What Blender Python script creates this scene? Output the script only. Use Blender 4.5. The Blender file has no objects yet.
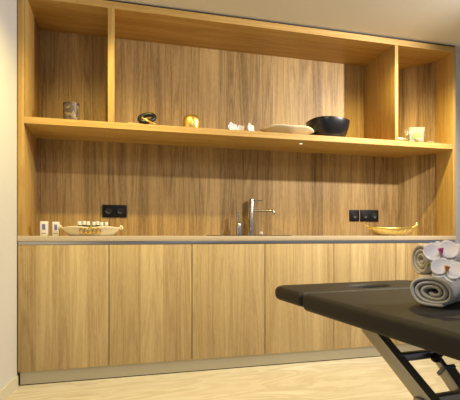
import bpy, bmesh, math, random
from mathutils import Vector, Matrix, noise
random.seed(7)
PI = math.pi
C = bpy.context.scene.collection

# ------------------------------------------------------------------ camera
DIST = 2.8                       # camera to the cabinet fronts (plane y = 0)
EYE = 0.904
F = 428.0
TH = math.atan(112.0 / F)
HOR = 235.5
cam = bpy.data.cameras.new('camera'); co = bpy.data.objects.new('camera', cam); C.objects.link(co)
cam.sensor_width = 36; cam.lens = F / 460 * 36; cam.shift_y = (HOR - 200) / 460
cam.clip_start = 0.02
co.location = (0, -DIST, EYE); co.rotation_euler = (PI / 2, 0, -TH)
bpy.context.scene.camera = co

# ------------------------------------------------------------------ world, lights, exposure
sc = bpy.context.scene
sc.view_settings.view_transform = 'Standard'; sc.view_settings.look = 'None'
sc.view_settings.gamma = 1; sc.view_settings.exposure = 0.0
w = bpy.data.worlds.new('world'); sc.world = w; w.use_nodes = True
w.node_tree.nodes['Background'].inputs[0].default_value = (0.86, 0.9, 1.0, 1)
w.node_tree.nodes['Background'].inputs[1].default_value = 0.32

def light(name, kind, loc, rot, energy, color, size=.1, spot=None, blend=.6):
    l = bpy.data.lights.new(name, kind); o = bpy.data.objects.new(name, l); C.objects.link(o)
    l.energy = energy; l.color = color; o.location = loc; o.rotation_euler = rot
    if kind == 'AREA': l.shape = 'DISK'; l.size = size
    else: l.shadow_soft_size = size
    if spot: l.spot_size = spot; l.spot_blend = blend
    return o
WARM = (1.0, .78, .25)
light('downlight_left', 'SPOT', (-.02, -.62, 2.36), (0.10, 0, 0), 105, WARM, .02, math.radians(140), 1)
light('downlight_middle', 'SPOT', (1.05, -.42, 2.36), (0.10, 0, 0), 6, (1, .84, .66), .02, math.radians(140), 1)
light('downlight_right', 'SPOT', (1.98, -.40, 2.36), (0.10, 0, 0), 100, WARM, .014, math.radians(140), 1)
from mathutils import Vector as V_
lp_ = V_((2.6, -1.3, 2.32))
light('white_ceiling_spot', 'SPOT', lp_, (V_((.75, .2, 1.05)) - lp_).to_track_quat('-Z', 'Y').to_euler(), 235, (1, .92, .83), .03, math.radians(104), .7)
light('fill_light', 'AREA', (.6, -2.3, 2.3), (.35, 0, 0), 16, (1, .95, .92), .9)  # unseen soft fill, added to brighten floor and ceiling

# ------------------------------------------------------------------ helpers
def at(px, py, y=0.0):
    """point of the plane y (depth behind the cabinet fronts) seen at a given direction"""
    ph = math.atan((px - 230) / F) + TH
    X = (DIST + y) * math.tan(ph)
    Zc = (DIST + y) * math.cos(TH) + X * math.sin(TH)
    return Vector((X, y, EYE + (HOR - py) * Zc / F))
def X(px, y=0.0): return at(px, HOR, y).x
def Zh(px, py, y=0.0): return at(px, py, y).z

def link(name, me, mat, parent=None, loc=(0, 0, 0), smooth=True, rot=(0, 0, 0)):
    o = bpy.data.objects.new(name, me); C.objects.link(o)
    if mat: me.materials.clear(); me.materials.append(mat)
    if smooth:
        me.shade_smooth(); me.set_sharp_from_angle(angle=math.radians(38))
    o.location = loc; o.rotation_euler = rot
    if parent: o.parent = parent
    return o
def tag(o, label=None, cat=None, group=None, kind=None):
    if label: o['label'] = label
    if cat: o['category'] = cat
    if group: o['group'] = group
    if kind: o['kind'] = kind
    return o
def thing(name, loc, label, cat, rotz=0, group=None):
    o = bpy.data.objects.new(name, None); C.objects.link(o); o.empty_display_size = .05
    o.location = loc; o.rotation_euler = (0, 0, rotz)
    return tag(o, label, cat, group)
class MB:
    def __init__(s): s.bm = bmesh.new()
    def box(s, x0, x1, y0, y1, z0, z1, bev=.0):
        r = bmesh.ops.create_cube(s.bm, size=1)
        vs = r['verts']
        for v in vs:
            v.co = Vector((x0 + (v.co.x + .5) * (x1 - x0), y0 + (v.co.y + .5) * (y1 - y0), z0 + (v.co.z + .5) * (z1 - z0)))
        if bev:
            es = list({e for v in vs for e in v.link_edges})
            bmesh.ops.bevel(s.bm, geom=es, offset=bev, segments=2, affect='EDGES', profile=.5)
        return s
    def poly_prism(s, pts, z0, z1):
        b = [s.bm.verts.new((x, y, z0)) for x, y in pts]; t = [s.bm.verts.new((x, y, z1)) for x, y in pts]
        n = len(pts)
        s.bm.faces.new(b[::-1]); s.bm.faces.new(t)
        for i in range(n): s.bm.faces.new((b[i], b[(i + 1) % n], t[(i + 1) % n], t[i]))
        return s
    def lathe(s, prof, c=(0, 0, 0), n=32, sx=1, sy=1, power=2.0, shape=None):
        c = Vector(c); rings = []
        for r, z in prof:
            ring = []
            for i in range(n):
                a = 2 * PI * i / n; ca, sa = math.cos(a), math.sin(a)
                k = (abs(ca) ** power + abs(sa) ** power) ** (-1 / power)
                dz = shape(a, r, z) if shape else 0
                ring.append(s.bm.verts.new(c + Vector((r * sx * ca * k, r * sy * sa * k, z + dz))))
            rings.append(ring)
        for q in range(len(rings) - 1):
            for i in range(n):
                s.bm.faces.new((rings[q][i], rings[q][(i + 1) % n], rings[q + 1][(i + 1) % n], rings[q + 1][i]))
        for ring, rev in ((rings[0], True), (rings[-1], False)):
            s.bm.faces.new(ring[::-1] if rev else ring)
        return s
    def tube(s, pts, r, n=10, closed=False):
        pts = [Vector(p) for p in pts]; rs = r if isinstance(r, (list, tuple)) else [r] * len(pts)
        rings = []; up = None; m = len(pts)
        for i, p in enumerate(pts):
            a = pts[(i - 1) % m] if (i or closed) else p
            b = pts[(i + 1) % m] if (i < m - 1 or closed) else p
            t = (b - a).normalized()
            if up is None:
                up = t.orthogonal().normalized()
            up = (up - t * up.dot(t)).normalized(); bi = t.cross(up)
            rings.append([s.bm.verts.new(p + (up * math.cos(2 * PI * k / n) + bi * math.sin(2 * PI * k / n)) * rs[i]) for k in range(n)])
        for q in range(m if closed else m - 1):
            A, B = rings[q], rings[(q + 1) % m]
            for i in range(n): s.bm.faces.new((A[i], A[(i + 1) % n], B[(i + 1) % n], B[i]))
        if not closed:
            s.bm.faces.new(rings[0][::-1]); s.bm.faces.new(rings[-1])
        return s
    def grid(s, f, nu, nv, wrap=False):
        g = [[s.bm.verts.new(f(i / nu, j / nv)) for j in range(nv + 1)] for i in range(nu + (0 if wrap else 1))]
        L = len(g)
        for i in range(nu):
            for j in range(nv):
                s.bm.faces.new((g[i][j], g[(i + 1) % L][j], g[(i + 1) % L][j + 1], g[i][j + 1]))
        return s
    def build(s, name, mat, parent=None, loc=(0, 0, 0), smooth=True, rot=(0, 0, 0)):
        bmesh.ops.recalc_face_normals(s.bm, faces=s.bm.faces[:])
        me = bpy.data.meshes.new(name); s.bm.to_mesh(me); s.bm.free()
        return link(name, me, mat, parent, loc, smooth, rot)
def solid(o, t, sub=0, off=0):
    m = o.modifiers.new('s', 'SOLIDIFY'); m.thickness = t; m.offset = off
    if sub:
        m = o.modifiers.new('d', 'SUBSURF'); m.levels = sub; m.render_levels = sub
    return o
def slab(name, loops, z0, z1, bev, mat, parent=None, loc=(0, 0, 0), rot=(0, 0, 0), res=4):
    """flat plate with rounded rims from closed 2-D outlines (later ones are holes)"""
    cu = bpy.data.curves.new('t', 'CURVE'); cu.dimensions = '2D'; cu.fill_mode = 'BOTH'
    cu.extrude = (z1 - z0) / 2 - bev; cu.bevel_depth = bev; cu.bevel_resolution = res; cu.offset = -bev
    for lp in loops:
        sp = cu.splines.new('POLY'); sp.points.add(len(lp) - 1)
        for p, (x, y) in zip(sp.points, lp): p.co = (x, y, 0, 1)
        sp.use_cyclic_u = True
    o = bpy.data.objects.new('t', cu); C.objects.link(o)
    dg = bpy.context.evaluated_depsgraph_get(); dg.update()
    me = bpy.data.meshes.new_from_object(o.evaluated_get(dg), depsgraph=dg)
    bpy.data.objects.remove(o); bpy.data.curves.remove(cu)
    bm = bmesh.new(); bm.from_mesh(me); bmesh.ops.remove_doubles(bm, verts=bm.verts[:], dist=1e-5)
    bmesh.ops.translate(bm, verts=bm.verts[:], vec=(0, 0, (z0 + z1) / 2))
    bmesh.ops.recalc_face_normals(bm, faces=bm.faces[:]); bm.to_mesh(me); bm.free(); me.name = name
    return link(name, me, mat, parent, loc, True, rot)
def rrect(x0, x1, y0, y1, r, n=8):
    rs = r if isinstance(r, (list, tuple)) else [r] * 4
    out = []
    for (cx, cy, sx, sy, a0), q in zip(((x1, y1, -1, -1, 0), (x0, y1, 1, -1, 90), (x0, y0, 1, 1, 180), (x1, y0, -1, 1, 270)), rs):
        for k in range(n + 1):
            a = math.radians(a0 + 90 * k / n)
            out.append((cx + sx * q + q * math.cos(a), cy + sy * q + q * math.sin(a)))
    return out

# ------------------------------------------------------------------ materials
def newmat(name):
    m = bpy.data.materials.new(name); m.use_nodes = True
    return m, m.node_tree, m.node_tree.nodes['Principled BSDF']
def plain(name, col, rough=.5, metal=0, bump=0, bscale=200, var=0, vscale=8, coat=0, trans=0, alpha=None, sheen=0, sss=0):
    m, nt, b = newmat(name)
    b.inputs['Base Color'].default_value = (*col, 1); b.inputs['Roughness'].default_value = rough
    b.inputs['Metallic'].default_value = metal; b.inputs['Coat Weight'].default_value = coat
    b.inputs['Transmission Weight'].default_value = trans
    b.inputs['Sheen Weight'].default_value = sheen
    b.inputs['Subsurface Weight'].default_value = sss; b.inputs['Subsurface Scale'].default_value = .01
    tc = nt.nodes.new('ShaderNodeTexCoord')
    n = nt.nodes.new('ShaderNodeTexNoise'); n.inputs['Scale'].default_value = vscale; n.inputs['Detail'].default_value = 4
    nt.links.new(tc.outputs['Object'], n.inputs['Vector'])
    mx = nt.nodes.new('ShaderNodeMix'); mx.data_type = 'RGBA'
    v = max(var, .02)
    mx.inputs['A'].default_value = (*[max(0, c * (1 - v)) for c in col], 1)
    mx.inputs['B'].default_value = (*[min(1, c * (1 + v)) for c in col], 1)
    nt.links.new(n.outputs['Fac'], mx.inputs['Factor']); nt.links.new(mx.outputs['Result'], b.inputs['Base Color'])
    if bump:
        n2 = nt.nodes.new('ShaderNodeTexNoise'); n2.inputs['Scale'].default_value = bscale; n2.inputs['Detail'].default_value = 3
        nt.links.new(tc.outputs['Object'], n2.inputs['Vector'])
        bp = nt.nodes.new('ShaderNodeBump'); bp.inputs['Strength'].default_value = bump; bp.inputs['Distance'].default_value = .004
        nt.links.new(n2.outputs['Fac'], bp.inputs['Height']); nt.links.new(bp.outputs['Normal'], b.inputs['Normal'])
    return m
def wood(name, axis, dark, lite, plank=.12, pvar=.5, rough=.42, jitter=True, contrast=1.0):
    m, nt, b = newmat(name); N = nt.nodes; L = nt.links
    def math_(op, a, c=None, d=None):
        n = N.new('ShaderNodeMath'); n.operation = op
        for i, v in enumerate((a, c, d)):
            if v is None: continue
            if isinstance(v, (int, float)): n.inputs[i].default_value = v
            else: L.new(v, n.inputs[i])
        return n.outputs[0]
    tc = N.new('ShaderNodeTexCoord'); sp = N.new('ShaderNodeSeparateXYZ'); L.new(tc.outputs['Object'], sp.inputs[0])
    oi = N.new('ShaderNodeObjectInfo')
    x, y, z = sp.outputs
    if axis == 'z': a, l = math_('ADD', x, math_('MULTIPLY', y, -.93)), z
    else: a, l = math_('ADD', z, math_('MULTIPLY', y, 1.0)), x
    if jitter: a = math_('ADD', a, math_('MULTIPLY', oi.outputs['Random'], 7.3))
    # uneven veneer leaves: warp the across coordinate before cutting it into leaves
    wv = N.new('ShaderNodeTexNoise'); wv.noise_dimensions = '1D'; wv.inputs['Scale'].default_value = 2.3; wv.inputs['Detail'].default_value = 0
    L.new(a, wv.inputs['W'])
    ap = math_('ADD', a, math_('MULTIPLY', wv.outputs['Fac'], plank * 2.2))
    pid = math_('FLOOR', math_('DIVIDE', ap, plank))
    wn = N.new('ShaderNodeTexWhiteNoise'); wn.noise_dimensions = '1D'; L.new(pid, wn.inputs['W']); p = wn.outputs['Value']
    def noi(sa, sl, detail, dist=0, sp_=11.0):
        cb = N.new('ShaderNodeCombineXYZ'); L.new(math_('MULTIPLY', a, sa), cb.inputs[0]); L.new(math_('MULTIPLY', l, sl), cb.inputs[1])
        L.new(math_('MULTIPLY', p, sp_), cb.inputs[2])
        n = N.new('ShaderNodeTexNoise'); n.inputs['Scale'].default_value = 1; n.inputs['Detail'].default_value = detail
        n.inputs['Distortion'].default_value = dist; L.new(cb.outputs[0], n.inputs['Vector']); return n.outputs['Fac']
    cath = noi(8, .45, 2, .25)
    rings = math_('MULTIPLY_ADD', math_('SINE', math_('MULTIPLY', cath, 60)), .5, .5)
    rings = math_('POWER', rings, 1.6)
    fine = noi(230, 2.5, 3); pores = noi(420, 22, 2); broad = noi(14, .35, 2)
    f = math_('MULTIPLY', math_('SUBTRACT', p, .5), pvar)
    f = math_('ADD', f, math_('MULTIPLY', math_('SUBTRACT', rings, .45), -.27 * contrast))
    f = math_('ADD', f, math_('MULTIPLY', math_('SUBTRACT', fine, .5), 1.0 * contrast))
    f = math_('ADD', f, math_('MULTIPLY', math_('SUBTRACT', pores, .5), .9 * contrast))
    f = math_('ADD', f, math_('MULTIPLY', math_('SUBTRACT', broad, .5), .75 * contrast))
    f = math_('ADD', f, math_('MULTIPLY_ADD', oi.outputs['Random'], .16, .42))
    mx = N.new('ShaderNodeMix'); mx.data_type = 'RGBA'; mx.clamp_factor = True
    mx.inputs['A'].default_value = (*dark, 1); mx.inputs['B'].default_value = (*lite, 1)
    L.new(f, mx.inputs['Factor']); L.new(mx.outputs['Result'], b.inputs['Base Color'])
    b.inputs['Roughness'].default_value = rough; b.inputs['Specular IOR Level'].default_value = .35
    bp = N.new('ShaderNodeBump'); bp.inputs['Strength'].default_value = .12; bp.inputs['Distance'].default_value = .001
    L.new(fine, bp.inputs['Height']); L.new(bp.outputs['Normal'], b.inputs['Normal'])
    return m
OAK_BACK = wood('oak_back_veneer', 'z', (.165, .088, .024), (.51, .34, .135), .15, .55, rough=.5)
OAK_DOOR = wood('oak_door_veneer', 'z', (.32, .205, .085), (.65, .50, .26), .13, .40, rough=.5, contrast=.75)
OAK_V = wood('oak_upright', 'z', (.34, .19, .045), (.63, .42, .145), .2, .25, rough=.45, contrast=.8)
OAK_H = wood('oak_level', 'x', (.35, .195, .045), (.65, .43, .15), .2, .2, rough=.45, contrast=.8)
OAK_TOP = plain('worktop_laminate', (.52, .43, .30), .45, var=.06, vscale=30)
ALU = plain('brushed_aluminium', (.60, .60, .62), .32, 1, var=.05)
STEEL = plain('chrome_steel', (.48, .46, .46), .24, 1)
PLINTH = plain('plinth_metal', (.47, .44, .35), .4, .5, var=.05, vscale=3)
BLACK = plain('black_plastic', (.007, .007, .008), .5)
BLACK.node_tree.nodes['Principled BSDF'].inputs['Specular IOR Level'].default_value = .2
SHADOWGAP = plain('dark_joint', (.02, .017, .014), .8)
WALL = plain('wall_paint', (.60, .595, .58), .85, bump=.05, bscale=120, var=.03, vscale=2)
CEIL = plain('ceiling_paint', (.72, .71, .67), .9, bump=.04, bscale=90, var=.03, vscale=1.2)
GOLD = plain('brass_gold', (.85, .62, .18), .36, 1, var=.06, vscale=40)
LEATHER = plain('brown_leather', (.014, .0115, .0115), .55, bump=.15, bscale=420, var=.12, vscale=30)
LEATHER.node_tree.nodes['Principled BSDF'].inputs['Specular IOR Level'].default_value = .3
LEATHER2 = plain('brown_leather_seam', (.02, .015, .013), .5)
TOWEL = plain('towel_terry', (.66, .63, .58), .95, bump=.9, bscale=420, var=.10, vscale=60, sheen=.4)
TOWEL2 = plain('towel_terry_light', (.66, .60, .53), .95, bump=.9, bscale=420, var=.10, vscale=60, sheen=.4)
WHITE = plain('white_glossy', (.82, .81, .78), .35)
PETAL = plain('orchid_petal', (.76, .73, .76), .5, sss=.15)
CREAM = plain('cream_ceramic', (.84, .75, .52), .4, var=.08, vscale=30)

def floor_mat():
    m, nt, b = newmat('sandstone_floor'); N = nt.nodes; L = nt.links
    tc = N.new('ShaderNodeTexCoord'); mp = N.new('ShaderNodeMapping'); L.new(tc.outputs['Object'], mp.inputs[0])
    mp.inputs['Rotation'].default_value = (0, 0, math.radians(12)); mp.inputs['Scale'].default_value = (.9, 4.2, 1)
    n = N.new('ShaderNodeTexNoise'); n.inputs['Scale'].default_value = 1.3; n.inputs['Detail'].default_value = 6; n.inputs['Distortion'].default_value = 1.4
    L.new(mp.outputs[0], n.inputs['Vector'])
    r = N.new('ShaderNodeValToRGB'); e = r.color_ramp.elements
    e[0].position = .3; e[0].color = (.49, .42, .30, 1); e[1].position = .68; e[1].color = (.68, .63, .52, 1)
    k = e.new(.48); k.color = (.64, .58, .46, 1); k = e.new(.53); k.color = (.53, .46, .34, 1)
    L.new(n.outputs['Fac'], r.inputs[0]); L.new(r.outputs[0], b.inputs['Base Color']); b.inputs['Roughness'].default_value = .38
    return m
FLOOR = floor_mat()

# ------------------------------------------------------------------ the room
CH = 2.395
BD = .42                              # depth of the shelf unit
XL, XR = X(17.5), X(456)              # outer sides of the unit
MB().box(-2.2, 4.6, -5.2, .6, -.1, 0).build('floor', FLOOR, smooth=False)['kind'] = 'structure'
MB().box(-2.2, 4.6, -5.2, .6, CH, CH + .1).build('ceiling', CEIL, smooth=False)['kind'] = 'structure'
MB().box(XL - .5, 4.6, BD + .022, .6, 0, CH).build('wall_back', WALL, smooth=False)['kind'] = 'structure'
ta = math.tan(math.radians(7.5))
def lx(y): return XL - .004 + y * ta if y < 0 else XL - .004
MB().poly_prism([(lx(-5.2) - .2, -5.2), (lx(-5.2), -5.2), (lx(0), 0), (lx(0), BD + .03), (lx(0) - .35, BD + .03), (lx(0) - .35, 0)], 0, CH).build('wall_left', WALL, smooth=False)['kind'] = 'structure'
def lb(y): return lx(y) + .0005
MB().poly_prism([(lb(-5.2), -5.2), (lb(-5.2) + .012, -5.2), (lb(-.012) + .012, -.012), (lb(-.012), -.012)], 0, .068).build('baseboard_left', plain('baseboard_paint', (.62, .57, .46), .6), smooth=False)['kind'] = 'structure'
MB().box(XR + .003, 4.6, .08, BD + .022, 0, CH).build('wall_right', WALL, smooth=False)['kind'] = 'structure'

# ------------------------------------------------------------------ open shelf unit
ZS = Zh(24, 116.3)                    # top of the long shelf
ZT = 2.381; ZW = .902                 # top of the unit, top of the worktop
ST = .040
XLi, XRi = X(23.8), X(453)
DL0, DL1 = X(107.8), X(114.5); DR0, DR1 = X(395), X(398.2)
YR = .18                              # depth of the unit at its right side (slanted back)
XK = X(397, BD) + .01                 # where the slanted part of the back starts
ZB = EYE + .512 * DIST                # underside of the top board
unit = thing('open_shelf_unit', (XL, 0, ZW), 'tall oak shelf unit with long shelf and dividers above the pale worktop', 'shelf unit')
def U(mb, name, mat): return mb.build(name, mat, unit, (-XL, 0, -ZW))
inner = [(XLi, .012), (XRi, .012), (XRi, YR), (XK, BD), (XLi, BD)]
U(MB().box(XL, XLi, 0, BD, ZW, ZT, .0015), 'side_panel', OAK_V)
U(MB().box(XRi, XR, 0, YR + .03, ZW, ZT, .0015), 'side_panel', OAK_V)
def board(z0, z1, front=0.0):
    return MB().poly_prism([(XLi, front), (XRi, front), (XRi, YR), (XK, BD), (XLi, BD)], z0, z1)
U(MB().box(XLi, X(27.2, .004), .004, BD, ZS, ZB, .001), 'side_lining', OAK_V)
U(board(ZS - ST, ZS), 'shelf', OAK_H)
U(board(ZB, ZT, .0), 'top_panel', OAK_H)
U(MB().box(DL0, DL1, 0, BD, ZS, ZB, .0012), 'divider', OAK_V)
U(MB().box(DR0, DR1, 0, BD - .0, ZS, ZB, .0012), 'divider', OAK_V)
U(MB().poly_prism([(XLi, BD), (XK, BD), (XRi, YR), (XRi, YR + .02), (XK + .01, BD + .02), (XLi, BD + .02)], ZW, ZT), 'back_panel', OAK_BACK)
MB().box(XL, XR, .012, .06, ZT, CH).build('gap_shade', SHADOWGAP, smooth=False)['kind'] = 'structure'  # near-black strip stands in for the shade in the gap below the ceiling
# small recessed puck light under the shelf
pk = at(301, 147.6, .10)
p = thing('puck_light', (pk.x, .10, ZS - ST), 'tiny round light set in the underside of the long shelf', 'light')
MB().lathe([(.016, 0), (.016, -.003), (.012, -.004)], n=20).build('ring', ALU, p)
em = bpy.data.materials.new('puck_glow'); em.use_nodes = True
eb = em.node_tree.nodes['Principled BSDF']; eb.inputs['Emission Color'].default_value = (1, .8, .5, 1); eb.inputs['Emission Strength'].default_value = 2.0
MB().lathe([(.011, -.0042), (.011, -.005)], n=20).build('lens', em, p)

# ------------------------------------------------------------------ base cabinets, worktop, plinth
ZD0, ZD1 = .084, .845
seams = [XL, X(109), X(192), X(265), X(334), X(396), XR]
where = ['leftmost plain oak base cabinet, beside the pale left wall', 'second plain oak base cabinet from the left wall, under the double black socket',
         'third plain oak base cabinet from the left wall, left of the tap', 'plain oak base cabinet below the tap and the sink',
         'plain oak base cabinet behind the head end of the massage table', 'rightmost plain oak base cabinet, partly behind the towels']
for i in range(6):
    a, b_ = seams[i], seams[i + 1]
    t = thing('base_cabinet', ((a + b_) / 2, 0, ZD0), where[i], 'cabinet', group='oak base cabinets in a row')
    hw = (b_ - a) / 2
    yb = BD if i < 5 else YR
    MB().box(-hw + .0008, hw - .0008, .022, yb, 0, .868 - .021 - ZD0).build('body', SHADOWGAP, t, smooth=False)
    MB().box(-hw + .0024, hw - .0024, 0, .019, 0, ZD1 - ZD0, .0012).build('door', OAK_DOOR, t)
# worktop with a cut-out for the sink
wt = thing('worktop', (XL, 0, ZW), 'long thin beige worktop running over all the oak base cabinets', 'worktop')
SX0, SX1, SY0, SY1 = X(211, .2), X(284, .2), .075, .310
loops = [[(0, -.002), (XR - XL, -.002), (XR - XL, YR - .0), (XK - XL, BD), (0, BD)], rrect(SX0 - XL, SX1 - XL, SY0, SY1, .02, 4)]
slab('counter', loops, -.034, 0, .0012, OAK_TOP, wt, res=1)
MB().box(.002, XR - XL - .002, .004, .02, -.055, -.035, .001).build('handle_profile', plain('rail_aluminium', (.50, .50, .54), .28, 1), wt)
MB().poly_prism([(XL + .012, .010), (XR - .01, .010), (XR - .01, .021), (XL + .012, .021)], .006, ZD0).build('baseboard_front', PLINTH, smooth=False)['kind'] = 'structure'
MB().box(XL + .008, XR - .01, .011, .030, 0, .0058).build('trim_2', SHADOWGAP, smooth=False)['kind'] = 'structure'
# sink
sk = thing('sink', ((SX0 + SX1) / 2, (SY0 + SY1) / 2, ZW), 'shallow black inset sink in the worktop below the tap', 'sink')
hw, hd = (SX1 - SX0) / 2, (SY1 - SY0) / 2
slab('rim', [rrect(-hw - .012, hw + .012, -hd - .012, hd + .012, .025, 5), rrect(-hw + .004, hw - .004, -hd + .004, hd - .004, .018, 5)], .0003, .0050, .001, BLACK, sk, res=1)
bs = MB(); rr = [rrect(-hw + .005, hw - .005, -hd + .005, hd - .005, .018, 5), rrect(-hw + .02, hw - .02, -hd + .02, hd - .02, .03, 5)]
T = [bs.bm.verts.new((x, y, .003)) for x, y in rr[0]]; B = [bs.bm.verts.new((x, y, -.033)) for x, y in rr[1]]
n_ = len(T)
for i in range(n_): bs.bm.faces.new((T[i], T[(i + 1) % n_], B[(i + 1) % n_], B[i]))
bs.bm.faces.new(B)
solid(bs.build('basin', BLACK, sk), .002)
MB().lathe([(.02, -.0325), (.02, -.030), (.014, -.029)], n=20).build('drain', STEEL, sk)
# knob beside the tap
kx = X(262, .35)
k = thing('sink_plug_knob', (kx, .372, ZW), 'tiny clear and chrome knob on the worktop right of the tap', 'knob')
MB().lathe([(.006, 0), (.006, .012)], n=14).build('stem', STEEL, k)
MB().lathe([(.010, .012), (.013, .016), (.013, .028), (.009, .032)], n=16).build('cap', WHITE, k)
# tap
fy = .380; fx = X(251.6, fy)
tp = thing('tap', (fx, fy, ZW), 'slim brushed steel mixer tap with straight spout behind the sink', 'tap')
ht = Zh(251.6, 199, fy) - ZW
MB().lathe([(.021, 0), (.021, .005), (.0175, .006), (.0175, ht - .004), (.0155, ht)], n=28).build('column', STEEL, tp)
sz = Zh(265, 210.5, fy - .1) - ZW
ang = math.radians(-38)              # the spout swings out to the right and forward
dx, dy = math.cos(ang), math.sin(ang)
Ls = .185
pts = [(0, 0, sz), (dx * (Ls - .025), dy * (Ls - .025), sz)] + [(dx * (Ls - .025 + .02 * math.sin(a)), dy * (Ls - .025 + .02 * math.sin(a)), sz - .02 + .02 * math.cos(a)) for a in (.3, .6, .9, 1.2, 1.57)]
pts.append((pts[-1][0], pts[-1][1], sz - .03))
MB().tube(pts, .0095, 14).build('spout', STEEL, tp)
MB().tube([(.012, -.004, ht - .013), (.085, -.012, ht - .011)], .0042, 10).build('lever', STEEL, tp)
# soap dispenser
dxp = X(238.9, .345); dh = Zh(238.9, 211, .345) - ZW
d_ = thing('soap_dispenser', (dxp, .345, ZW), 'small chrome soap pump bottle left of the tap', 'soap dispenser')
MB().lathe([(.018, 0), (.021, .003), (.021, .080), (.015, .098), (.010, .104)], n=24).build('bottle', STEEL, d_)
MB().lathe([(.011, .104), (.011, .118), (.005, .119), (.005, .145), (.008, .147), (.008, dh - .004), (.006, dh)], n=16).build('collar', STEEL, d_)
MB().tube([(0, 0, dh - .008), (-.006, -.03, dh - .009), (-.007, -.036, dh - .016)], .0035, 8).build('nozzle', STEEL, d_)

# ------------------------------------------------------------------ sockets on the back panel
def socket(px0, px1, py0, py1, gangs, label):
    a, b_ = at(px0, py1, BD), at(px1, py0, BD)
    x0, x1 = a.x, b_.x; z0, z1 = (at(px0, py1, BD).z + at(px1, py1, BD).z) / 2, (at(px0, py0, BD).z + at(px1, py0, BD).z) / 2
    t = thing('wall_socket', ((x0 + x1) / 2, BD, z0), label, 'socket', group='black sockets on the back panel')
    W, H = x1 - x0, z1 - z0
    MB().box(-W / 2, W / 2, -.009, -.0004, 0, H, .002).build('plate', BLACK, t)
    for g in range(gangs):
        cx = -W / 2 + W * (g + .5) / gangs
        r = min(.021, W / gangs * .36)
        o = MB().lathe([(r + .002, 0), (r + .002, .002), (r, .003), (r - .002, -.004 + .006), (r - .004, .0005), (.001, .0005)], n=24).build('outlet', plain('socket_insert', (.012, .012, .013), .5), t, (cx, -.009, H / 2), rot=(PI / 2, 0, 0))
        for s in (-1, 1):
            MB().lathe([(.0028, 0), (.0028, .0012)], n=10).build('pin_hole', SHADOWGAP, o, (s * .009, 0, .0005))
socket(102.3, 126.8, 205, 217.3, 2, 'double black socket on the oak back above the left tray')
socket(349.3, 358.8, 210, 221.3, 1, 'single black socket just left of the right double socket')
socket(360.2, 378, 210, 221.5, 2, 'double black socket above the gold basket at right')

# ------------------------------------------------------------------ things on the long shelf
def hgt(px, py, y, base): return Zh(px, py, y) - base
# patterned tumbler
def pattern_mat():
    m, nt, b = newmat('tumbler_pattern'); N = nt.nodes; L = nt.links
    tc = N.new('ShaderNodeTexCoord'); mp = N.new('ShaderNodeMapping'); L.new(tc.outputs['Object'], mp.inputs[0])
    mp.inputs['Scale'].default_value = (38, 38, 30)
    v = N.new('ShaderNodeTexVoronoi'); v.distance = 'MANHATTAN'; v.inputs['Scale'].default_value = 1; L.new(mp.outputs[0], v.inputs['Vector'])
    r = N.new('ShaderNodeValToRGB'); r.color_ramp.interpolation = 'CONSTANT'; e = r.color_ramp.elements
    e[0].color = (.09, .065, .05, 1); e[1].position = .62; e[1].color = (.24, .19, .11, 1)
    k = e.new(.35); k.color = (.13, .10, .09, 1)
    sp = N.new('ShaderNodeSeparateColor'); L.new(v.outputs['Color'], sp.inputs[0]); L.new(sp.outputs[0], r.inputs[0])
    L.new(r.outputs[0], b.inputs['Base Color']); b.inputs['Roughness'].default_value = .4; b.inputs['Metallic'].default_value = .2
    return m
y = .10; c = X(71.3, y); r = (X(79.5, y) - X(63, y)) / 2; h = hgt(71, 101.5, y - r, ZS)
t = thing('patterned_tumbler', (c, y, ZS), 'small brown and grey patterned tumbler in the left compartment', 'tumbler')
MB().lathe([(r * .94, 0), (r * .97, .004), (r * .99, h - .006), (r, h), (r * .93, h), (r * .9, .02), (.001, .02)], n=40).build('cup', pattern_mat(), t)
MB().lathe([(r * 1.01, h - .012), (r * 1.015, h - .008), (r * 1.01, h - .003)], n=40).build('rim_band', plain('rim_brown', (.09, .06, .04), .35, .6), t)
# black ring resting on wooden sticks
y = .10; c = X(142, y)
RB = plain('ring_black', (.009, .008, .008), .4); STK = plain('pale_stick_wood', (.55, .36, .16), .5, var=.15, vscale=50)
t = thing('ring_ornament', (X(147, y), y, ZS), 'black ring ornament leaning in the middle compartment next to the left divider', 'ornament')
R0 = .043; hh = hgt(147, 111.5, y, ZS)
pts = [(R0 * 1.15 * math.cos(a), .022 * math.sin(a), hh * .60 + .030 * math.sin(a + .35)) for a in [2 * PI * k / 24 for k in range(24)]]
MB().tube(pts, .015, 10, closed=True).build('ring', RB, t)
MB().lathe([(.034, 0), (.040, .01), (.032, .03), (.016, .042)], n=24, sy=.7).build('foot', RB, t, (-.022, 0, 0))
MB().tube([(-.035, -.02, hh * .55), (0, -.038, hh * .36), (.05, -.02, hh * .22)], [.005, .009, .004], 10).build('gold_band', GOLD, t)
s_ = MB().tube([(0, 0, 0), (.16, .02, 0)], [.009, .006], 10).build('wooden_stick', STK, None, (X(128.5, y), y - .05, ZS + .009)); tag(s_, 'short pale wooden stick lying left of the black ring ornament', 'stick')
# brass cup
y = .10; c = X(191.5, y); r = (X(200.5, y) - X(182.8, y)) / 2; h = hgt(191, 115.2, y - r * .3, ZS)
t = thing('brass_votive', (c, y, ZS), 'shiny gold cup with domed shoulders in the middle compartment', 'cup')
MB().lathe([(r * .96, 0), (r, .005), (r, h * .62), (r * .97, h * .72), (r * .84, h * .88), (r * .64, h), (r * .58, h), (r * .76, h * .88), (r * .9, h * .6), (r * .9, .01), (.001, .01)], n=44).build('bowl', GOLD, t)
MB().lathe([(r * .3, .01), (r * .3, h * .5), (.002, h * .52)], n=20).build('candle', WHITE, t)
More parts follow.
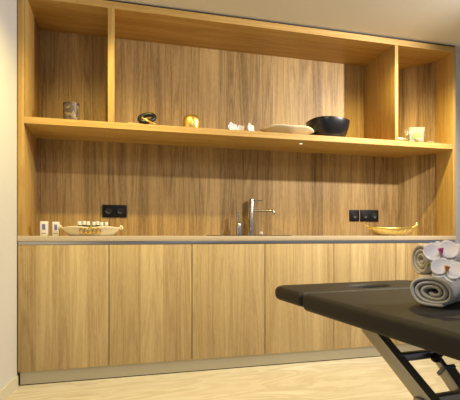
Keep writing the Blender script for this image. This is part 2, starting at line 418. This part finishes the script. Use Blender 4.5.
# white blossoms
def petal_bm(L, W, cup=.25, curl=.15, tip=1.0, nu=8, nv=10):
    """petal in the xy plane growing along +y; z rises with its curl"""
    mb = MB()
    def f(u, v):
        w_ = W * (math.sin(PI * min(1, v * .93 + .05)) ** .62) * (1 if v < .5 else 1)
        x = (u - .5) * 2 * w_
        return Vector((x, v * L, cup * (x * x) / max(W, 1e-4) + curl * L * (v - .3) ** 2))
    return mb.grid(f, nu, nv)
YEL = plain('blossom_centre', (.85, .6, .15), .5)
def blossom(loc, R, tilt, rz, label, name='white_blossom', n=5):
    t = thing(name, loc, label, 'flower', rz, 'white blossoms on the long shelf')
    for k in range(n):
        o = petal_bm(R, R * .42, .5, .5).build('petal', PETAL, t, (0, 0, R * .12), rot=(0, 0, 0))
        o.matrix_local = Matrix.Translation((0, 0, R * .50)) @ Matrix.Rotation(tilt, 4, 'X') @ Matrix.Rotation(2 * PI * k / n + .3, 4, 'Z') @ Matrix.Rotation(.25, 4, 'X')
        solid(o, .0015)
    MB().lathe([(R * .10, 0), (R * .16, R * .06), (R * .08, R * .14)], n=12).build('centre', YEL, t, (0, 0, R * .50), rot=(tilt, 0, 0))
    return t
y = .06
for px, R, tl, rz, lb_ in ((231.5, .044, 1.3, .3, 'white blossom at the left of three between gold cup and pale dish'),
                           (240.5, .036, 1.0, -.5, 'white blossom at the middle of three between gold cup and pale dish'),
                           (249, .046, 1.35, .6, 'white blossom at the right of three, nearest the pale dish')):
    blossom((X(px, y), y, ZS), R, tl, rz, lb_)
# pale leaf-shaped dish
y = .13; c = (X(260, y) + X(313, y)) / 2; r = (X(313, y) - X(260, y)) / 2; h = hgt(287, 125.2, y - r * .5, ZS)
def dish_prof(u, v):
    a = 2 * PI * u; k = 1 - .22 * abs(math.sin(a)) ** .8
    rr_ = r * (.30 + .70 * v) if v > 0 else r * .30
    x = rr_ * math.cos(a) * (1.0 if math.cos(a) > 0 else 1.0); yy = rr_ * math.sin(a) * .62
    z = .006 + (h - .008) * v ** 1.5 + .004 * math.sin(5 * a) * v - (.010 * v * (math.cos(a) ** 4))
    return Vector((x, yy, z))
t = thing('pale_dish', (c, y, ZS), 'wide shallow cream dish with a wavy rim left of the black bowl', 'dish')
solid(MB().grid(dish_prof, 44, 8, wrap=True).build('bowl', plain('pale_shell', (.70, .62, .44), .45, var=.22, vscale=22), t), .006)
MB().lathe([(r * .32, 0), (r * .32, .010)], n=32, sy=.62).build('base', plain('pale_shell_base', (.62, .52, .34), .45, var=.1), t)
# black bowl
y = .17; c = (X(308.5, y) + X(346, y)) / 2; r = (X(349, y) - X(309.5, y)) / 2 * .94; h = hgt(330, 119.0, y - r * .45, ZS)
def rimwave(a, r_, z): return (z / h) * (.004 * math.cos(a - 2.6) + .002 * math.cos(3 * a)) * 1.0
t = thing('black_bowl', (c, y, ZS), 'large glossy black bowl standing right of the cream dish', 'bowl')
BL = plain('black_glaze', (.006, .006, .009), .3, coat=.15)
MB().lathe([(r * .70, 0), (r * .73, .006), (r * .84, h * .30), (r * .94, h * .62), (r * .99, h * .86), (r * .99, h * .97), (r * .95, h), (r * .90, h * .93), (r * .88, h * .6), (r * .7, h * .25), (r * .3, .02), (.002, .018)], n=48, power=2.5, shape=rimwave).build('shell', BL, t)
MB().tube([(-r * .90, -.03, h * .84), (-r * .90, -.06, h * .80), (-r * .78, -.095, h * .82), (-r * .6, -.115, h * .86)], .007, 10).build('rim_lug', BL, t)
# square glass jar and white blossoms in the right compartment
y = .08
a, b_ = X(405.8, y), X(423, y); h = hgt(415, 127.3, y - .05, ZS); r = (b_ - a) / 2
def glass_mat(name, col, rough=.12, w=.75):
    m, nt, b = newmat(name); b.inputs['Base Color'].default_value = (*col, 1); b.inputs['Roughness'].default_value = rough
    b.inputs['Transmission Weight'].default_value = w; b.inputs['IOR'].default_value = 1.3
    n = nt.nodes.new('ShaderNodeTexNoise'); n.inputs['Scale'].default_value = 30
    mr = nt.nodes.new('ShaderNodeMapRange'); mr.inputs['To Min'].default_value = rough * .8; mr.inputs['To Max'].default_value = rough * 1.2
    nt.links.new(n.outputs['Fac'], mr.inputs['Value']); nt.links.new(mr.outputs['Result'], b.inputs['Roughness'])
    return m
t = thing('glass_candle_jar', ((a + b_) / 2, y, ZS), 'square clear glass candle jar with green label in the right compartment', 'jar', -.35)
q = r * .70
GL = glass_mat('jar_glass', (.93, .95, .90), .08, .8)
MB().lathe([(q, 0), (q * 1.02, .004), (q * 1.14, h - .004), (q * 1.14, h), (q * 1.04, h), (q * .92, .016), (.002, .014)], n=40, power=7).build('glass', GL, t)
MB().lathe([(q * .88, .018), (q * .98, h * .62), (.002, h * .62)], n=32, power=7).build('wax', plain('pale_wax', (.60, .64, .46), .6, sss=.1), t)
MB().box(-q * .55, q * .55, -q * 1.11, -q * 1.085, h * .25, h * .70, .0005).build('label', plain('green_label', (.20, .36, .08), .6, var=.2, vscale=50), t)
for px, yy, R, tl, rz, lb_ in ((399.3, .045, .030, .6, .2, 'white blossom leaning against the right divider beside the glass jar'),
                           (404, .03, .026, .4, 1.0, 'white blossom lying at the left foot of the glass jar'),
                           (418, .015, .024, .5, 2.0, 'white blossom lying in front of the glass jar'),
                           (430, .04, .030, .15, .8, 'flat white blossom lying right of the glass jar'),
                           (436.5, .06, .026, .1, .1, 'flat white blossom nearest the right side of the shelf unit')):
    o = blossom((X(px, yy), yy, ZS), R, tl, rz, lb_)
    if R in (.030, .026) and px > 425: o.scale = (1, 1, .5)

# ------------------------------------------------------------------ things on the worktop, left
BOXW = plain('white_carton', (.74, .72, .70), .5); BLUE = plain('blue_violet_print', (.16, .16, .42), .5); 
def carton(px0, px1, py, y, label):
    a, b_ = X(px0, y), X(px1, y); h = hgt((px0 + px1) / 2, py, y, ZW); w_ = (b_ - a)
    t = thing('small_carton', ((a + b_) / 2, y, ZW), label, 'box', -.0, 'small white cartons on the worktop')
    MB().box(-w_ / 2, w_ / 2, -w_ / 2, w_ / 2, 0, h, .001).build('carton', BOXW, t)
    MB().box(-w_ * .22, w_ * .22, -w_ / 2 - .0008, -w_ / 2 - .0001, h * .42, h * .80).build('blue_print', BLUE, t)
    MB().box(-w_ * .34, w_ * .34, -w_ / 2 - .0007, -w_ / 2 - .0001, h * .13, h * .20).build('text_line', plain('grey_print', (.35, .3, .3), .5), t)
carton(40.6, 48.0, 221.3, .13, 'small white carton with blue print nearest the left side panel')
carton(52.8, 59.4, 221.8, .16, 'small white carton with blue print just left of the cream tray')
# cream tray
y = .14; xa, xb = X(60.5, y), X(121, y); c = (xa + xb) / 2; r = (xb - xa) / 2; h = hgt(90, 227.3, y, ZW)
t = thing('cream_tray', (c, y, ZW), 'cream boat-shaped tray with gold pierced front under the left socket', 'tray')
def tray(u, v):
    a = 2 * PI * u; ca, sa = math.cos(a), math.sin(a)
    s = .72 + .28 * v ** .9
    p_ = 2.6; k = (abs(ca) ** p_ + abs(sa) ** p_) ** (-1 / p_)
    rim = h * (.90 + .10 * abs(ca) ** 3 + .07 * math.cos(6 * a) + .10 * abs(sa) ** 6)
    return Vector((r * s * ca * k, .115 * s * sa * k, .003 + rim * v))
solid(MB().grid(tray, 72, 8, wrap=True).build('side_wall', CREAM, t), .005)
MB().lathe([(r * .72, 0), (r * .72, .005)], n=48, sy=.115 / r, power=2.6).build('base', CREAM, t)
for s in (-1, 1):
    pts = []
    for k in range(15):
        a = k / 14 * 4.4; q = .020 * (1 - k / 20)
        pts.append((s * (r * .97 + .0 + q * math.sin(a)), 0, h * 1.10 + .004 - q + q * math.cos(a)))
    MB().tube(pts, [.006 - .0002 * k for k in range(15)], 8).build('scroll_handle', CREAM, t)
for k in range(5):
    cx = (-2 + k) * .025; zc = h * (.62 if k % 2 == 0 else .56)
    yy = -.115 * .905
    q = .013 if k != 2 else .016
    MB().tube([(cx + q * math.cos(a), yy - .006 - .25 * q * math.sin(a), zc + q * 1.2 * math.sin(a)) for a in [2 * PI * j / 16 for j in range(16)]],   .0036, 6, closed=True).build('gold_loop', plain('loop_gold', (.62, .40, .08), .3, 1), t)
# little bottles in the tray
DARKG = glass_mat('dark_bottle_glass', (.03, .025, .02), .15, .2)
brot = [(79.5, .12, 219.8, 0), (84, .17, 219.6, 1), (88, .12, 220.0, 0), (93.8, .14, 220.3, 0), (97.5, .18, 219.9, 1), (101.5, .12, 220.6, 0), (106.3, .14, 220.6, 0)]
words_ = ['leftmost', 'second from the left', 'third from the left', 'middle', 'third from the right', 'second from the right', 'rightmost']
for (px, yy, py, dk), wd in zip(brot, words_):
    hb = hgt(px, py + 1.4, yy, ZW) - .0055
    t = thing('small_bottle', (X(px, yy), yy, ZW + .0055), 'dark bottle with white cap, %s in the cream tray' % wd, 'bottle', 0, 'small bottles in the cream tray')
    MB().lathe([(.013, 0), (.015, .003), (.015, hb * .58), (.011, hb * .70), (.008, hb * .76)], n=20).build('glass', DARKG, t)
    MB().lathe([(.0115, hb * .72), (.0115, hb - .001), (.010, hb)], n=20).build('cap', WHITE, t)

# ------------------------------------------------------------------ gold basket on the worktop, right
y = .10; xa, xb = X(368.5, y), X(413, y); c = (xa + xb) / 2; r = (xb - xa) / 2; h = hgt(391, 228.2, y, ZW)
t = thing('gold_basket', (c, y, ZW), 'shallow gold oval basket with curled handles below the right sockets', 'basket')
def gb(u, v):
    a = 2 * PI * u; s = .55 + .45 * v ** .7
    return Vector((r * s * math.cos(a), .10 * s * math.sin(a), .003 + h * v * (.92 + .12 * math.cos(a) ** 2)))
MESHG = plain('gold_mesh', (.95, .74, .30), .42, .75, var=.15, vscale=120)
solid(MB().grid(gb, 60, 6, wrap=True).build('side_wall', MESHG, t), .0015)
MB().lathe([(r * .55, 0), (r * .55, .004)], n=40, sy=.10 / r).build('base', MESHG, t)
MB().tube([gb(k / 60, 1.0) for k in range(60)], .0036, 8, closed=True).build('rim', GOLD, t)
for k in range(24):
    MB().tube([gb(k / 24, j / 5) * 1.0 + Vector((.002 * math.cos(2 * PI * k / 24), .003 * math.sin(2 * PI * k / 24), 0)) for j in range(6)], .0014, 5).build('rib', GOLD, t)
for s in (-1, 1):
    top = gb(0 if s > 0 else .5, 1.0)
    pts = [top + Vector((s * q, 0, z_)) for q, z_ in ((-.01, 0), (.012, .010), (.026, .018), (.036, .024), (.040, .032), (.034, .037), (.027, .033), (.029, .027))]
    MB().tube(pts, .0042, 8).build('curled_handle', GOLD, t)

# ------------------------------------------------------------------ massage table
def cw(xc, zc, z=0):
    """point given to the right of and ahead of the viewer's standing place"""
    return Vector((xc * math.cos(TH) + zc * math.sin(TH), -DIST - xc * math.sin(TH) + zc * math.cos(TH), z))
TA = math.radians(20)
o0 = cw(.285, 1.745)                       # left end of the joint between head rest and bed
wd_ = (cw(.294 + math.cos(TA), 1.745 + math.sin(TA)) - o0).normalized()    # across the table
rz = math.atan2(wd_.y, wd_.x)
TZ = EYE - .235; TT = .070; TW = .82; TL = 1.60
tb = thing('massage_table', (o0.x, o0.y, 0), 'dark brown padded massage table with grey steel legs, carrying the towels', 'massage table', rz)
# local x across (0 at the near left edge), local y towards the cabinets (head end positive)
slab('bed_cushion', [rrect(0, TW, -TL, -.004, [.03, .03, .09, .09], 8)], TZ - TT, TZ, .023, LEATHER, tb, res=6)
hole = [(TW * .53 + .10 * math.cos(a), .135 + .065 * math.sin(a)) for a in [2 * PI * k / 32 for k in range(32)]]
slab('head_cushion', [rrect(.004, TW - .004, .006, .30, [.08, .08, .025, .025], 10), hole[::-1]], TZ - TT + .008, TZ, .025, LEATHER, tb, res=6)
MB().box(.075, TW - .075, -TL + .05, -.06, TZ - TT - .018, TZ - TT + .004, .002).build('bed_board', SHADOWGAP, tb)
MB().box(.06, TW - .06, -.004, .006, TZ - TT + .006, TZ - .016, 0).build('joint_shade_strip', SHADOWGAP, tb)  # dark strip added between the cushions so the gap reads as shade
MB().box(.10, TW - .10, -.055, .262, TZ - TT - .012, TZ - TT - .0004, .002).build('head_support', SHADOWGAP, tb)  # support board, extended to block light in the face hole and the gap
FR = plain('grey_frame_steel', (.42, .40, .36), .35, .7, var=.05)
FRD = plain('frame_side', (.075, .055, .045), .5)
def beam(p0, p1, wx, th, mat, name, parent=tb):
    """flat beam between two local points, wx wide across x, th thick"""
    p0, p1 = Vector(p0), Vector(p1); d = (p1 - p0); L_ = d.length
    mb = MB().box(-wx / 2, wx / 2, -th / 2, th / 2, 0, L_, .002)
    o = mb.build(name, mat, parent, p0)
    zax = d.normalized(); xax = Vector((1, 0, 0)) if abs(zax.x) < .9 else Vector((0, 1, 0))
    yax = zax.cross(xax).normalized(); xax = yax.cross(zax)
    o.matrix_local = Matrix.Translation(p0) @ Matrix((xax, yax, zax)).transposed().to_4x4()
    return o
zu = TZ - TT - .018
for lxx in (.135, .685):
    beam((lxx, -.255, zu), (lxx, -1.12, .06), .035, .05, FR, 'leg')
    beam((lxx + .036, -1.30, zu), (lxx + .036, -.30, .06), .035, .05, FR, 'leg')
for yy in (-.26, -1.30):
    MB().box(.14, .70, yy - .02, yy + .02, zu - .02, zu + .010, .002).build('top_rail', FR, tb)
MB().box(.135, .300, -.42, -.39, .490, .514, .002).build('cross_tube', plain('cross_tube_steel', (.30, .31, .38), .3, .8), tb)
MB().box(.10, .72, -.545, -.515, .372, .417, .002).build('lower_cross_bar', FR, tb)
st = beam((.285, -.36, .548), (.285, -.532, .400), .020, .022, FR, 'strut')
sl = beam((.287, -.462, .462), (.287, -.524, .408), .042, .040, FR, 'strut_sleeve')
MB().box(-.024, .024, -.022, .022, -.007, .006, .002).build('collar', plain('blue_grey_collar', (.20, .21, .28), .4, .3), sl)
for xx, yy, zz in ((.268, -.425, .497), (.310, -.400, .505)):
    kb = MB().lathe([(.004, 0), (.014, .003), (.016, .010), (.014, .020), (.006, .022)], n=18).build('lock_knob', BLACK, tb, (xx, yy, zz), rot=(PI / 2, 0, 0))
MB().box(.305, .345, -.40, -.385, .49, .535, .001).build('hinge_plate', FR, tb)
MB().box(.29, .36, -.36, -.30, .53, zu + .01, .001).build('hinge_block', FRD, tb)
for yy in (-.26, -1.26):
    MB().box(.06, .62, yy - .03, yy + .03, 0, .045, .003).build('foot_rail', FR, tb)

# ------------------------------------------------------------------ towels
def roll(label, P, axis, L_, turns, core, pitch, ex, ez, mat, drop=0, seed=1):
    """rolled towel: flat spiral section pushed along its axis, resting on the height of P"""
    t = thing('rolled_towel', P, label, 'towel', math.atan2(axis[1], axis[0]) - PI / 2)
    mb = MB(); nu = int(turns * 26); nv = 16
    # local y is the axis of the roll, x across, z up
    R_out = core + pitch * turns
    H = R_out * ez
    def f(u, v):
        a = u * turns * 2 * PI + PI * 1.1; a += .25 * math.sin(2 * a)
        rr_ = core + pitch * u * turns
        x = rr_ * ex * math.cos(a); z = rr_ * ez * math.sin(a)
        if z < -H * .80: z = -H * .80 + (z + H * .80) * .35      # weight flattens the underside
        n1 = noise.noise(Vector((x * 14 + seed, v * 3, z * 14))); n2 = noise.noise(Vector((x * 9, v * 5 + seed * 3, z * 9)))
        return Vector((x + n1 * .013, (v - .5) * L_ + (.5 - u) * .006 * (1 if v < .5 else -1) + n2 * .003, z + H * .88 + n2 * .009 * (1 if z > -H * .6 else 0)))
    mb.grid(f, nu, nv)
    o = mb.build('terry_cloth', mat, t)
    solid(o, pitch * .93, 1)
    return t, H
def tl(px, zc): return (px - 230) / F * zc
# lower towel: its spiral end faces the room, a little to the left
zc = 1.385; ax = (math.cos(TH) * .72 + math.sin(TH) * .694, -math.sin(TH) * .72 + math.cos(TH) * .694)
Lr = .26
e = cw(tl(432.5, zc), zc)
roll('lower grey beige rolled towel, lying directly on the massage table', (e.x + ax[0] * Lr / 2, e.y + ax[1] * Lr / 2, TZ + .0090), ax, Lr, 3.3, .008, .0135, 1.42, .96, TOWEL, seed=2)
# upper towel: lies more sideways
zc2 = 1.455; ax2 = (math.cos(TH) * .998 + math.sin(TH) * .05, -math.sin(TH) * .998 + math.cos(TH) * .05)
Lr2 = .27
e2 = cw(tl(420.0, zc2), zc2)
roll('upper rolled towel with the orchids on it, lying across the lower towel', (e2.x + ax2[0] * Lr2 / 2, e2.y + ax2[1] * Lr2 / 2, TZ + .1060), ax2, Lr2, 3.2, .007, .0140, 1.08, 1.04, TOWEL2, seed=5)

# ------------------------------------------------------------------ orchids on the towels
PINK = plain('orchid_pink', (.62, .12, .30), .5, var=.3, vscale=90); ORNG = plain('orchid_orange', (.80, .30, .06), .5, var=.35, vscale=90)
def orchid(px, py, zc, S, roll_, lipmat, label, pitch=0.0, yaw=0.0):
    P = cw((px - 230) / F * zc, zc, EYE + (HOR - py) * zc / F)
    t = thing('orchid_blossom', P, label, 'flower')
    n = (Vector((0, -DIST, EYE + 1.15)) - P).normalized()          # looks up and out into the room
    n = (Matrix.Rotation(yaw, 3, 'Z') @ n)
    z_ = n; x_ = Vector((0, 0, 1)).cross(z_).normalized(); y_ = z_.cross(x_)
    Mx = Matrix((x_, y_, z_)).transposed().to_4x4() @ Matrix.Rotation(roll_, 4, 'Z')
    def put(o, m): o.matrix_local = Mx @ m; return o
    for s in (-1, 1):
        solid(put(petal_bm(S * .54, S * .36, .25, .35, nu=12, nv=14).build('petal', PETAL, t), Matrix.Translation((0, 0, .004)) @ Matrix.Rotation(s * -1.35, 4, 'Z') @ Matrix.Rotation(.12, 4, 'X')), .0012)
    for a in (0, 2.35, -2.35):
        solid(put(petal_bm(S * .50, S * .19, .3, .25, nu=8, nv=12).build('sepal', PETAL, t), Matrix.Rotation(a, 4, 'Z') @ Matrix.Rotation(.02, 4, 'X')), .0012)
    solid(put(petal_bm(S * .20, S * .085, 2.2, 2.4, nu=8, nv=8).build('lip', lipmat, t), Matrix.Translation((0, -.002, .008)) @ Matrix.Rotation(PI, 4, 'Z') @ Matrix.Rotation(.7, 4, 'X')), .002)
    put(MB().lathe([(.002, 0), (.0055, .004), (.0055, .010), (.002, .013)], n=12).build('column', lipmat if lipmat is PINK else YEL, t), Matrix.Translation((0, .002, .006)))
    return t
orchid(441, 254.5, 1.395, .100, .25, PINK, 'white orchid blossom with pink heart lying highest on the upper towel')
orchid(447, 272.0, 1.340, .092, -.35, ORNG, 'white orchid blossom with orange and yellow heart hanging over the front of the towels', yaw=.0)
b0 = cw((427 - 230) / F * 1.40, 1.40, EYE + (HOR - 265.5) * 1.40 / F)
s_ = MB().tube([(0, 0, 0), (.012, -.004, .004), (.026, -.006, .003), (.05, 0, -.004)], [.004, .0055, .004, .0025], 10).build('orchid_bud', plain('bud_green', (.38, .42, .06), .5, var=.3, vscale=60), None, b0)
tag(s_, 'small green orchid bud on the upper towel, left of the orange-hearted blossom', 'bud')
